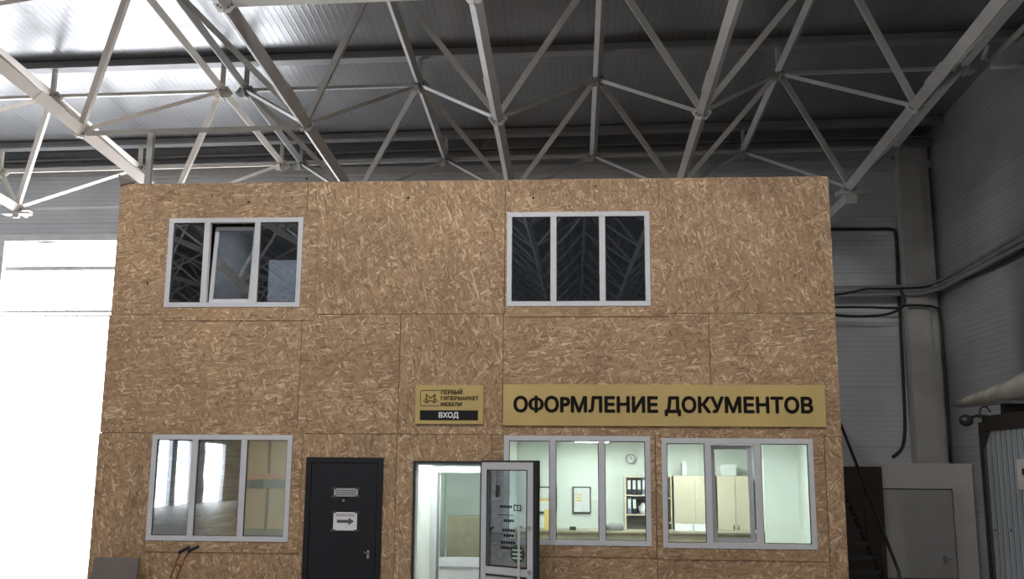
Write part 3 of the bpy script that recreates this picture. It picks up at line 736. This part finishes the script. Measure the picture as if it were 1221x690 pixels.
# ------------------------------------------------------------------ things inside the office
IY = 17.40
def onback(px, py, Y=IY): return atY(px, py, Y)
for (p0, p1, lab, yel) in (((637, 580), (664, 611), 'framed certificate with a yellow band on the wall, left one, partly behind the window post', 1), ((683, 580), (704.5, 611.5), 'framed certificate hanging in the middle pane, right of the other frame', 2)):
    a = onback(p0[0], p1[1]); b = onback(p1[0], p0[1]); w, h_ = (b.x - a.x) / 2, (b.z - a.z) / 2
    root = empty('picture_frame', ((a.x + b.x) / 2, IY - .002, (a.z + b.z) / 2)); tag(root, lab, 'framed certificate')
    bm = BM()
    for bb in ((-w, w, h_ - .02, h_), (-w, w, -h_, -h_ + .02), (-w, -w + .02, -h_ + .02, h_ - .02), (w - .02, w, -h_ + .02, h_ - .02)): box(bm, bb[0], bb[1], -.02, 0, bb[2], bb[3])
    mesh('frame', bm, MT['dark'], root)
    bm = BM(); box(bm, -w + .02, w - .02, -.008, -.001, -h_ + .02, h_ - .02); mesh('certificate', bm, MT['paper'], root)
    bm = BM()
    if yel == 1: box(bm, -w + .03, w - .03, -.01, -.0081, -.02, .03)
    else:
        for z in (.09, .04, -.01): box(bm, -w + .04, .0, -.01, -.0081, z - .012, z + .012)
    mesh('yellow_band', bm, MT['yellow'], root)
a = onback(752, 547); root = empty('wall_clock', (a.x, IY - .002, a.z)); tag(root, 'round white wall clock above the binder shelf', 'clock')
bm = BM(); prism(bm, (0, 0, 0), (0, -.03, 0), circ(.085, 24)); mesh('clock_rim', bm, MT['greyc'], root)
bm = BM(); prism(bm, (0, -.03, 0), (0, -.032, 0), circ(.07, 24)); mesh('clock_face', bm, MT['paper'], root)
bm = BM(); box(bm, -.004, .004, -.036, -.0325, 0, .05); box(bm, 0, .04, -.036, -.0325, -.004, .004); mesh('clock_hands', bm, MT['dark'], root)
# open binder shelf
a = onback(744, 632); b = onback(773, 567); sx0, sx1, sz1 = a.x, b.x + .2, b.z
root = empty('binder_shelf', (sx0, IY - .36, .05)); tag(root, 'open beige shelf unit with rows of binders under the clock', 'shelf')
bm = BM(); w = sx1 - sx0; hh = sz1 - .05
box(bm, 0, .03, 0, .35, 0, hh); box(bm, w - .03, w, 0, .35, 0, hh); box(bm, .03, w - .03, 0, .35, hh - .03, hh); box(bm, .03, w - .03, 0, .35, 0, .05)
for z in (.45, .82, 1.12, 1.44): box(bm, .03, w - .03, 0, .35, z, z + .022)
mesh('carcass', bm, MT['beige'], root); bm = BM(); box(bm, .03, w - .03, .335, .35, .05, hh - .03); mesh('back_panel', bm, MT['greyc'], root)
proto = None; n = 0
labs = {}
for zi, zz in enumerate((1.142, 1.462)):
    for i in range(8):
        if zi == 0 and i in (2, 3, 4, 5): continue
        x = .045 + i * .085
        if x + .08 > w - .03: continue
        hgt = .27
        wh = (i + zi) % 4 == 0
        o = empty('binder', (sx0 + x, IY - .33, .05 + zz + .002))
        bm = BM(); box(bm, 0, .072, 0, .27, 0, hgt, bev=.003); mesh('cover', bm, MT['dark'] if not wh else MT['binder2'], o)
        bm = BM(); box(bm, .010, .062, -.002, -.0005, .09, .24); mesh('spine_label', bm, MT['binder'], o)
        tag(o, ('dark binder' if not wh else 'blue-grey binder') + ' with a white spine label on the ' + ('lower' if zi == 0 else 'upper') + ' shelf under the clock', 'binder', ('dark' if not wh else 'blue-grey') + ' binders on the ' + ('lower' if zi == 0 else 'upper') + ' shelf')
def blob(name, c, r, mat, label, cat, seed=1):
    bm = BM(); bmesh.ops.create_icosphere(bm, subdivisions=3, radius=1); rnd = random.Random(seed)
    ph = [rnd.uniform(0, 6) for _ in range(6)]
    for v in bm.verts:
        k = 1 + .12 * math.sin(5 * v.co.x + ph[0]) * math.cos(4 * v.co.z + ph[1]) + .08 * math.sin(9 * v.co.y + ph[2])
        z = max(v.co.z * k, -.55); v.co = Vector((v.co.x * k * r[0], v.co.y * k * r[1], (z + .55) * r[2]))
    o = mesh(name, bm, mat, None, True); o.location = c; tag(o, label, cat); return o
blob('plastic_bag', (sx0 + .36, IY - .2, .05 + 1.144), (.12, .09, .12), MT['bag'], 'crumpled white plastic bag on the shelf among the binders', 'plastic bag')
# counter across the office
cz = 1.0
root = empty('office_counter', (1.0, 15.9, .05)); tag(root, 'long wooden office counter seen through the two lit windows', 'counter')
bm = BM(); box(bm, -1.95, 2.0, -.3, .3, cz - .08, cz - .05, bev=.004); mesh('worktop', bm, MT['wood'], root)
bm = BM(); box(bm, -1.93, 1.98, -.24, -.2, 0, cz - .081); mesh('front_panel', bm, MT['wood'], root)
p = onback(683, 628, 15.75); bm = BM(); box(bm, -.05, .05, -.04, .04, 0, .055, bev=.006); bm2 = bm; o = mesh('black_box', bm2, MT['dark']); o.location = (p.x, 15.75, 1.001); tag(o, 'small black box on the counter below the middle certificate', 'box')
p = onback(732, 629, 15.8); blob('grey_bundle', (p.x, 15.8, 1.001), (.15, .08, .07), MT['greyc'], 'grey cloth bundle on the counter left of the binder shelf', 'cloth', 4)
# paper stacks standing open on the near desk of right window
for px, wd, sd, lab in ((815, .2, 2, 'open white document on the counter before the beige cabinet'), (835, .14, 3, 'white paper pile on the counter beside the open document')):
    p = onback(px, 632, 15.8); bm = BM(); bmesh.ops.create_grid(bm, x_segments=4, y_segments=4, size=.5)
    for v in bm.verts: v.co = Vector((v.co.x * wd * 1.3, v.co.y * .05, (v.co.y + .5) * .1 + .02 * abs(v.co.x) + .002))
    e = bmesh.ops.extrude_face_region(bm, geom=bm.faces[:]); bmesh.ops.translate(bm, vec=(.03, .03, -.0), verts=[g for g in e['geom'] if isinstance(g, bmesh.types.BMVert)])
    o = mesh('document', bm, MT['paper']); o.location = (p.x, 15.8, 1.001); tag(o, lab, 'paper')
# cabinets
def cabinet(px0, px1, pytop, lab, Y=17.0, doors=2, depth=.38):
    a = atY(px0, pytop, Y); b = atY(px1, pytop, Y); w = b.x - a.x; hh = a.z - .05
    root = empty('cabinet', (a.x, Y, .05)); tag(root, lab, 'cabinet', None)
    bm = BM(); box(bm, 0, w, .02, depth, 0, hh); mesh('body', bm, MT['beige'], root)
    for i in range(doors):
        dw = w / doors
        bm = BM(); box(bm, i * dw + .004, (i + 1) * dw - .004, 0, .019, .05, hh - .004, bev=.002); dd = mesh('cabinet_door', bm, MT['beige'], root)
        bm = BM(); hx = (i + 1) * dw - .04 if i % 2 == 0 else i * dw + .04; box(bm, hx - .006, hx + .006, -.025, 0, .85, .98); mesh('handle', bm, MT['dark'], dd)
    return root, a, b
cabinet(803, 853, 567, 'beige two-door office cabinet behind the left pane of the rightmost lower window')
cabinet(855, 897, 567, 'beige office cabinet behind the tilted sash of the rightmost lower window', doors=2)
# small open unit left of the cabinet with blue folders
a = onback(794, 567, 17.0); b = onback(802, 567, 17.0)
root = empty('open_shelf', (a.x - .05, 17.0, .05)); tag(root, 'narrow open shelf at the left side of the beige cabinets', 'shelf')
bm = BM(); w = b.x - a.x + .03; hh = a.z - .05
box(bm, 0, .015, 0, .35, 0, hh); box(bm, w - .015, w, 0, .35, 0, hh)
for z in (0, .6, 1.0, 1.4, hh - .02): box(bm, .015, w - .015, 0, .35, z, z + .02)
mesh('carcass', bm, MT['beige'], root)
for px0, px1, pt, lab, nm in ((813, 818, 552, 'narrow white carton standing on the beige cabinet', 'carton'), (859, 877, 554, 'pale square carton on top of the right beige cabinet', 'carton')):
    a = atY(px0, 567, 17.1); b = atY(px1, pt, 17.1); bm = BM(); box(bm, 0, b.x - a.x, 0, .2, 0, max(.1, b.z - a.z), bev=.004); o = mesh(nm, bm, MT['paper']); o.location = (a.x, 17.05, a.z + .005); tag(o, lab, 'box')
# white partition behind the rightmost pane
bm = BM(); a = atY(912, 600, 13.9); box(bm, 0, XR - .12 - a.x, 0, .04, 0, 2.33); o = mesh('white_screen', bm, MT['plaster']); o.location = (a.x, 13.9, .06); tag(o, 'plain white screen close behind the rightmost pane', 'screen')
# yellow notice standing on the counter
a = onback(649, 629, 15.7); b = onback(664, 605, 15.7); bm = BM(); box(bm, 0, b.x - a.x, 0, .006, 0, b.z - a.z); o = mesh('yellow_notice', bm, MT['yellow']); o.location = (a.x, 15.7, 1.002); tag(o, 'yellow notice standing on the counter near the open door', 'notice')
# board in the upper left window, right pane
a = atY(321, 310, 12.09); bm = BM(); box(bm, 0, .55, 0, .02, 0, a.z - 2.71); o = mesh('white_board', bm, MT['paper']); o.location = (a.x, 12.09, 2.71); tag(o, 'white board leaning inside the upper left window', 'board')
# office lamps; the last is added to light the room behind the inner door
for n, (x, y) in enumerate([(-.35, 13.6), (.5, 14.6), (2.3, 12.75), (1.7, 14.6), (.3, 16.4), (2.0, 16.2), (-1.6, 12.7), (-3.8, 16.6), (-1.7, 15.3)]):  # third panel moved forward to brighten the white screen
    root = empty('ceiling_lamp', (x, y, 2.418)); tag(root, ['flat lamp panel on the office ceiling', 'flat lamp panel on the ceiling of the room behind the left lower window', 'lamp panel just inside the open entrance'][0 if n < 6 else (2 if n == 6 else 1)] if n < 8 else 'added lamp panel lighting the room beyond the white inner door', 'lamp', 'flat lamp panels on the office ceilings' if n < 6 else None)
    bm = BM(); box(bm, -.3, .3, -.3, .3, -.035, 0, bev=.004); mesh('housing', bm, MT['pvc'], root)
    bm = BM(); box(bm, -.27, .27, -.27, .27, -.042, -.036); mesh('diffuser', bm, MT['officelamp'], root)

# ------------------------------------------------------------------ in front of the office, left
# leaning board
a = atY(110, 665, 11.75); b = atY(163, 665, 11.75)
bm = BM(); box(bm, 0, b.x - a.x, 0, .05, 0, a.z / math.cos(.12), bev=.004)
bmesh.ops.rotate(bm, cent=(0, 0, 0), matrix=Matrix.Rotation(-.12, 3, 'X'), verts=bm.verts)
o = mesh('grey_board', bm, MT['board']); o.location = (a.x, 11.70, 0.005); tag(o, 'grey board leaning against the chipboard wall by the gateway', 'board')
# hand truck
hy = 11.2
def hp(px, py, y=hy): return atY(px, py, y)
T0 = hp(212, 664); root = empty('hand_truck', (T0.x + .05, hy, 0)); tag(root, 'rusty tube hand truck with two black grips below the lower left window', 'hand truck')
ri = -Vector(root.location)
pr = [[(216, 657, hy - .05), (213, 663, hy), (209, 672, hy), (203, 690, hy + .05)], [(227, 656, hy + .2), (221, 664, hy + .25), (216, 675, hy + .25), (209, 692, hy + .3)]]
for rail in pr:
    pts = [hp(*q) for q in rail]; last = pts[-1]; d = (pts[-1] - pts[-2]); pts.append(last + d * ((last.z - .13) / -d.z))
    bm = BM(); tube(bm, [p + ri for p in spline(pts, 5)], .013, 8); mesh('side_rail', bm, MT['copper'], root)
    g0 = pts[0]; dirv = Vector((.11, -.02, .055)); bm = BM(); tube(bm, [g0 + ri - dirv * .25, g0 + ri + dirv * .9], .019, 10); mesh('grip', bm, MT['rubber'], root)
A_, B_ = hp(*pr[0][2]) + ri, hp(*pr[1][2]) + ri
bm = BM(); tube(bm, [A_, B_], .01, 8); mesh('cross_bar', bm, MT['copper'], root)
base = hp(*pr[0][3]); 
bm = BM(); box(bm, -.32, .1, -.15, .25, .02, .035); mesh('toe_plate', bm, MT['copper'], root)
for s in (-.12, .3):
    bm = BM(); prism(bm, (-.2, s + 0, .11), (-.2, s + .05, .11), circ(.11, 20)); mesh('wheel', bm, MT['rubber'], root)

# ------------------------------------------------------------------ right side of the hall
# small partition with a door, near the column
PY = 19.0
a = atY(1048, 552, PY); xr = RIGHT_X - .02
d0 = atY(1050, 582, PY); d1 = atY(1136, 582, PY)
root = empty('storage_partition', ((a.x + xr) / 2, PY, 0)); tag(root, 'low pale partition room with a plain door in the hall corner', 'partition'); ri = -Vector(root.location)
bm = BM(); box(bm, d1.x, xr, 0 + PY, PY + .08, 0, a.z); box(bm, a.x, d1.x, PY, PY + .08, d0.z, a.z); box(bm, a.x, d0.x, PY, PY + .08, 0, d0.z); box(bm, a.x, a.x + .06, PY + .08, 19.8, 0, a.z - .01)
bmesh.ops.translate(bm, vec=ri, verts=bm.verts); mesh('partition_wall', bm, MT['partition'], root)
bm = BM(); box(bm, d0.x - .001, d1.x + .001, PY + .06, PY + .075, .01, d0.z); bmesh.ops.translate(bm, vec=ri, verts=bm.verts); mesh('door_backing', bm, MT['dark'], root)
bm = BM(); box(bm, d0.x + .02, d1.x - .02, PY + .012, PY + .05, .01, d0.z - .02, bev=.003); bmesh.ops.translate(bm, vec=ri, verts=bm.verts); dd = mesh('partition_door', bm, MT['pdoor'], root)
hp_ = atY(1127, 667, PY); bm = BM(); box(bm, hp_.x - .03, hp_.x + .03, PY, PY + .011, hp_.z - .08, hp_.z + .08, bev=.003); tube(bm, [(hp_.x, PY, hp_.z + .02), (hp_.x, PY - .04, hp_.z + .02), (hp_.x + .1, PY - .04, hp_.z + .02)], .009)
bmesh.ops.translate(bm, vec=ri, verts=bm.verts); mesh('door_handle', bm, MT['chrome'], dd)
# brown boards between office and partition
a = atY(1000, 556, 18.2); b = atY(1049, 553, 18.2); bm = BM(); box(bm, 0, b.x - a.x + .03, 0, .05, 0, a.z); o = mesh('brown_screen', bm, MT['brown']); o.location = (a.x, 18.2, 0.003); tag(o, 'dark brown board standing behind the black stair rails', 'board')
# stairs along the right side of the office
SX = 3.9
root = empty('side_stairs', (SX, 13.4, 0)); tag(root, 'dark steel staircase rails at the right side of the chipboard office', 'staircase'); ri = -Vector(root.location)
tp, bt = atX(1005, 512, SX), atX(1072, 682, SX)
dirv = (tp - bt).normalized()
bm = BM(); e_ = atX(1077, 700, SX)
tube(bm, [p + ri for p in (tp + dirv * 1.2, bt + dirv * .05, bt, bt + Vector((0, 0, -.5)))], .022, 8); mesh('hand_rail', bm, MT['darksteel'], root)
p1, p2 = atX(1000, 575, SX), atX(1054, 690, SX); dv = (p1 - p2).normalized()
bm = BM(); prism(bm, p1 + dv * 1.6 + ri, p2 - dv * ((p2.z - .02) / dv.z * 1.0) + ri, rprof(.04, .06)); mesh('stringer', bm, MT['darksteel'], root)
for t in (.0, .8, 1.6):
    q = bt + dirv * t; bm = BM(); tube(bm, [q + ri, q + Vector((0, 0, -.85 if t else -.5)) + ri], .014, 6); mesh('baluster', bm, MT['darksteel'], root)
for i in range(9):
    q = p2 + dv * (.15 + i * .3) - dv * .6
    if q.z < .05: continue
    bm = BM(); box(bm, SX - .55, SX - .03, q.y - .12, q.y + .12, q.z - .02, q.z + .02); bmesh.ops.translate(bm, vec=ri, verts=bm.verts); mesh('tread', bm, MT['darksteel'], root)
# corrugated kiosk
KX = 5.6
root = empty('corrugated_kiosk', (KX, 12.5, 0)); tag(root, 'grey-blue corrugated metal booth with a dark frame at the right edge', 'kiosk'); ri = -Vector(root.location)
ky = 13.95
bm = BM(); box(bm, KX, KX + .03, 8.5, ky - .08, .05, 2.50); bmesh.ops.translate(bm, vec=ri, verts=bm.verts); mesh('corrugated_wall', bm, MT['kiosk'], root)
bm = BM(); box(bm, KX - .03, KX + .09, ky - .10, ky + .04, 0, 2.62, bev=.006); bmesh.ops.translate(bm, vec=ri, verts=bm.verts); mesh('corner_post', bm, MT['kframe'], root)
bm = BM(); box(bm, KX - .03, KX + .09, 8.5, ky - .1, 2.505, 2.70, bev=.006); bmesh.ops.translate(bm, vec=ri, verts=bm.verts); mesh('top_rail', bm, MT['kframe'], root)
bm = BM(); box(bm, KX + .09, RIGHT_X - .05, ky - .03, ky, 0, 2.6); box(bm, KX + .09, RIGHT_X - .05, 8.5, ky, 2.6, 2.66); bmesh.ops.translate(bm, vec=ri, verts=bm.verts); mesh('rear_and_top', bm, MT['kiosk'], root)
bm = BM(); c_ = .14
vs = [bm.verts.new(Vector(q) + ri) for q in ((KX - .032, ky - .1, 2.5), (KX - .032, ky - .1 - c_ * 1.4, 2.5), (KX - .032, ky - .1, 2.5 - c_ * 1.6))]; bm.faces.new(vs); r_ = bmesh.ops.extrude_face_region(bm, geom=bm.faces[:]); bmesh.ops.translate(bm, vec=(.025, 0, 0), verts=[g for g in r_['geom'] if isinstance(g, bmesh.types.BMVert)])
mesh('corner_gusset', bm, MT['kframe'], root)
bm = BM()
for px, py in ((1187, 632), (1206, 632)):
    q = atX(px, py, KX); prism(bm, q + ri, q + ri + Vector((-.012, 0, 0)), circ(.012, 8))
mesh('rivet', bm, MT['dark'], root)
# white label on it
a, b = atX(1212, 547, KX), atX(1229, 584, KX); bm = BM(); box(bm, -.004, 0, 0, a.y - b.y, 0, a.z - b.z); root2 = empty('wall_label', (KX - .003, b.y, b.z)); mesh('label_sheet', bm, MT['paper'], root2)
bm = BM(); box(bm, -.006, -.0041, .02, (a.y - b.y) * .55, .18, .26); mesh('label_print', bm, MT['dark'], root2); tag(root2, 'white label with dark print on the corrugated booth', 'label')
# plastic film canopy on top
bm = BM()
N, K = 14, 8; grid = []
for i in range(N + 1):
    t = i / N; y = 14.35 - t * 4.2
    base = 2.86 + .05 * t; wd = .12 + .95 * min(1, t * 1.6) ** .7; hgt = .05 + .42 * min(1, t * 2.2)
    rowv = []
    for k in range(K + 1):
        u = k / K; ang = PI * u
        x = KX - .22 + .18 * math.sin(t * 3) + wd * (1 - math.cos(ang)) / 2; z = base + hgt * math.sin(ang) ** .6 * (1 if u < .5 else 1) + .02 * math.sin(9 * t + 5 * u)
        rowv.append(bm.verts.new((x, y, z)))
    grid.append(rowv)
for i in range(N):
    for k in range(K): bm.faces.new((grid[i][k], grid[i][k + 1], grid[i + 1][k + 1], grid[i + 1][k]))
    bm.faces.new((grid[i][K], grid[i][0], grid[i + 1][0], grid[i + 1][K]))
bm.faces.new(grid[0]); bm.faces.new(grid[-1][::-1])
tag(mesh('film_wrapped_bundle', bm, MT['film'], None, True), 'long bundle wrapped in shiny plastic film lying on top of the booth', 'bundle')
for yy_, lb in ((13.4, 'dark timber bearer at the far end of the booth roof'), (12.2, 'dark timber bearer in the middle of the booth roof'), (10.8, 'dark timber bearer at the near end of the booth roof')):
    bm = BM(); box(bm, -.4, .4, -.04, .04, 0, .14, bev=.004); o = mesh('timber_bearer', bm, MT['kframe']); o.location = (KX + .46, yy_, 2.705); tag(o, lb + ', under the film bundle', 'bearer')
# floodlight on the booth corner
p = atX(1152, 501, 5.42); root = empty('floodlight', p); tag(root, 'small dark floodlight on an arm at the corner of the booth', 'floodlight')
bm = BM(); bmesh.ops.create_uvsphere(bm, u_segments=14, v_segments=8, radius=.1)
for v in bm.verts: v.co.y *= .7; v.co.z *= .85
mesh('lamp_head', bm, MT['dark'], root, True)
bm = BM(); tube(bm, [(0.05, 0, .03), (.1, -.1, .06), (.14, -.35, .04)], .02, 8); mesh('arm', bm, MT['dark'], root)
bm = BM(); tube(bm, spline([(.1, -.2, .02), (.12, -.22, .15), (.16, -.3, .17), (.18, -.38, .1)], 5), .012, 6); mesh('loop', bm, MT['dark'], root)

# ------------------------------------------------------------------ cables, trays, pipes on the walls
def wire(name, pts, r, mat, label, cat, sm=4):
    pts = [Vector(p) for p in pts]; o0 = pts[0].copy(); bm = BM(); tube(bm, [p - o0 for p in (spline(pts, sm) if sm else pts)], r, 7)
    o = mesh(name, bm, mat); o.location = o0; tag(o, label, cat); return o
WY = BACK_Y - .04; WY2 = 19.78; RX = RIGHT_X - .08
B = lambda px, py, y=WY: atY(px, py, y)
Rr = lambda px, py, x=RX: atX(px, py, x)
wire('cable', [B(990, 273), B(1040, 273), B(1062, 273), B(1068, 279), B(1070, 310), B(1071, 343), B(1073, 370), B(1075, 410), B(1078, 470), B(1079, 515), B(1075, 535), B(1064, 545)], .033, MT['cable'], 'thick black cable looping across and down the back wall beside the column', 'cable')
CR = empty('conduit_run', B(1050, 343, WY2)); tag(CR, 'bundle of grey conduits running along the back wall and round onto the right wall', 'conduit')
def tray(dz, r, mat, label):
    p = [B(985, 343 + dz, WY2), B(1098, 341 + dz, WY2)]
    p.append(Vector((RX - .1, 19.4, p[-1].z + .05)))
    q = Rr(1221, 281 + dz * 1.6); p.append(Vector((RX - .1, q.y, q.z))); d = p[-1] - p[-2]; p.append(p[-1] + d * 1.5)
    bm = BM(); tube(bm, [q - CR.location for q in p], r, 8); return mesh('conduit', bm, mat, CR)
tray(0, .035, MT['tray'], 'upper grey conduit running along the back wall and right wall'); tray(5, .03, MT['tray'], 'middle grey conduit along back wall and right wall, thinner pair'); tray(9, .05, MT['tray'], 'lowest and thickest grey conduit bent round the hall corner')
wire('cable', [B(990, 352, WY2 - .1), B(1010, 349, WY2 - .1), B(1035, 344, WY2 - .1), B(1062, 344, WY2 - .1), B(1100, 342, WY2 - .1), Rr(1135, 337), Rr(1165, 328), Rr(1195, 314), Rr(1221, 297), Rr(1250, 272)], .018, MT['cable'], 'thin black cable sagging along the right wall under the conduits', 'cable')
wire('cable', [B(992, 366, WY2 - .1), B(1030, 366, WY2 - .1), B(1070, 367, WY2 - .1), B(1080, 364, WY2 - .1), B(1100, 364, WY2 - .1), B(1114, 366, WY2 - .1), B(1120, 375, WY2 - .1), B(1126, 430, WY2 - .1), B(1133, 550, WY2 - .1)], .026, MT['cable'], 'black cable crossing the column and dropping down the hall corner', 'cable')
wire('cable', [B(992, 375, WY2 - .13), B(1020, 377, WY2 - .13), B(1055, 375, WY2 - .2), B(1073, 368, WY2 - .22), B(1079, 358, WY2 - .22), B(1074, 346, WY2 - .2)], .028, MT['cable'], 'short black cable curving up to the conduits beside the column', 'cable')
wire('cable', [B(0, 285), B(20, 285), B(55, 288), B(90, 285), B(130, 286), B(150, 284)], .03, MT['cable'], 'thin dark cable sagging along the header of the bright gateway', 'cable')
# white heating pipes high on the right wall
q = Rr(1181, 70, 6.9)
wire('pipe', [(6.9, q.y, q.z - .02), (6.9, q.y - 3.5, q.z - .02)], .05, MT['steel_warm'], 'white heating pipe running toward the viewer high by the right wall', 'pipe', 0)
wire('pipe', [(6.9, q.y, q.z - .14), (RIGHT_X + .01, q.y, q.z - .14)], .04, MT['steel_warm'], 'short white pipe going into the right wall high up', 'pipe', 0)
wire('pipe', [(6.75, q.y - .3, q.z + .1), (6.75, q.y - .05, q.z - .02), (6.83, q.y - .05, q.z - .02)], .035, MT['steel_warm'], 'white pipe bend beside the long heating pipe', 'pipe', 0)

# ------------------------------------------------------------------ behind the camera: pallet rack with cartons (seen mirrored in the glass)
root = empty('pallet_rack', (-8.6, -6.5, 0)); tag(root, 'pallet rack with orange beams mirrored in the lower left window', 'rack')
for x in (-1.6, 1.6):
    for y in (-.5, .5):
        bm = BM(); box(bm, x - .05, x + .05, y - .05, y + .05, 0, 4.2); mesh('upright', bm, MT['rackblue'], root)
for z in (1.5, 2.9):
    for y in (-.5, .5):
        bm = BM(); box(bm, -1.55, 1.55, y - .03, y + .03, z, z + .13); mesh('beam', bm, MT['orange'], root)
bx = None
for z in (.02, 1.65, 3.05):
    for x in (-1.3, -.5, .3, 1.1):
        for lay in (0, 1):
            bm = BM() if bx is None else None
            if bx is None: box(bm, -.36, .36, -.4, .4, 0, .6, bev=.01); bx = o = mesh('carton', bm, MT['carton'])
            else: o = bx.copy(); C.objects.link(o)
            o.location = (-8.6 + x + .1, -6.5, z + lay * .605 + .0); tag(o, 'brown carton on the pallet rack opposite the office', 'box', 'cartons on the pallet rack')
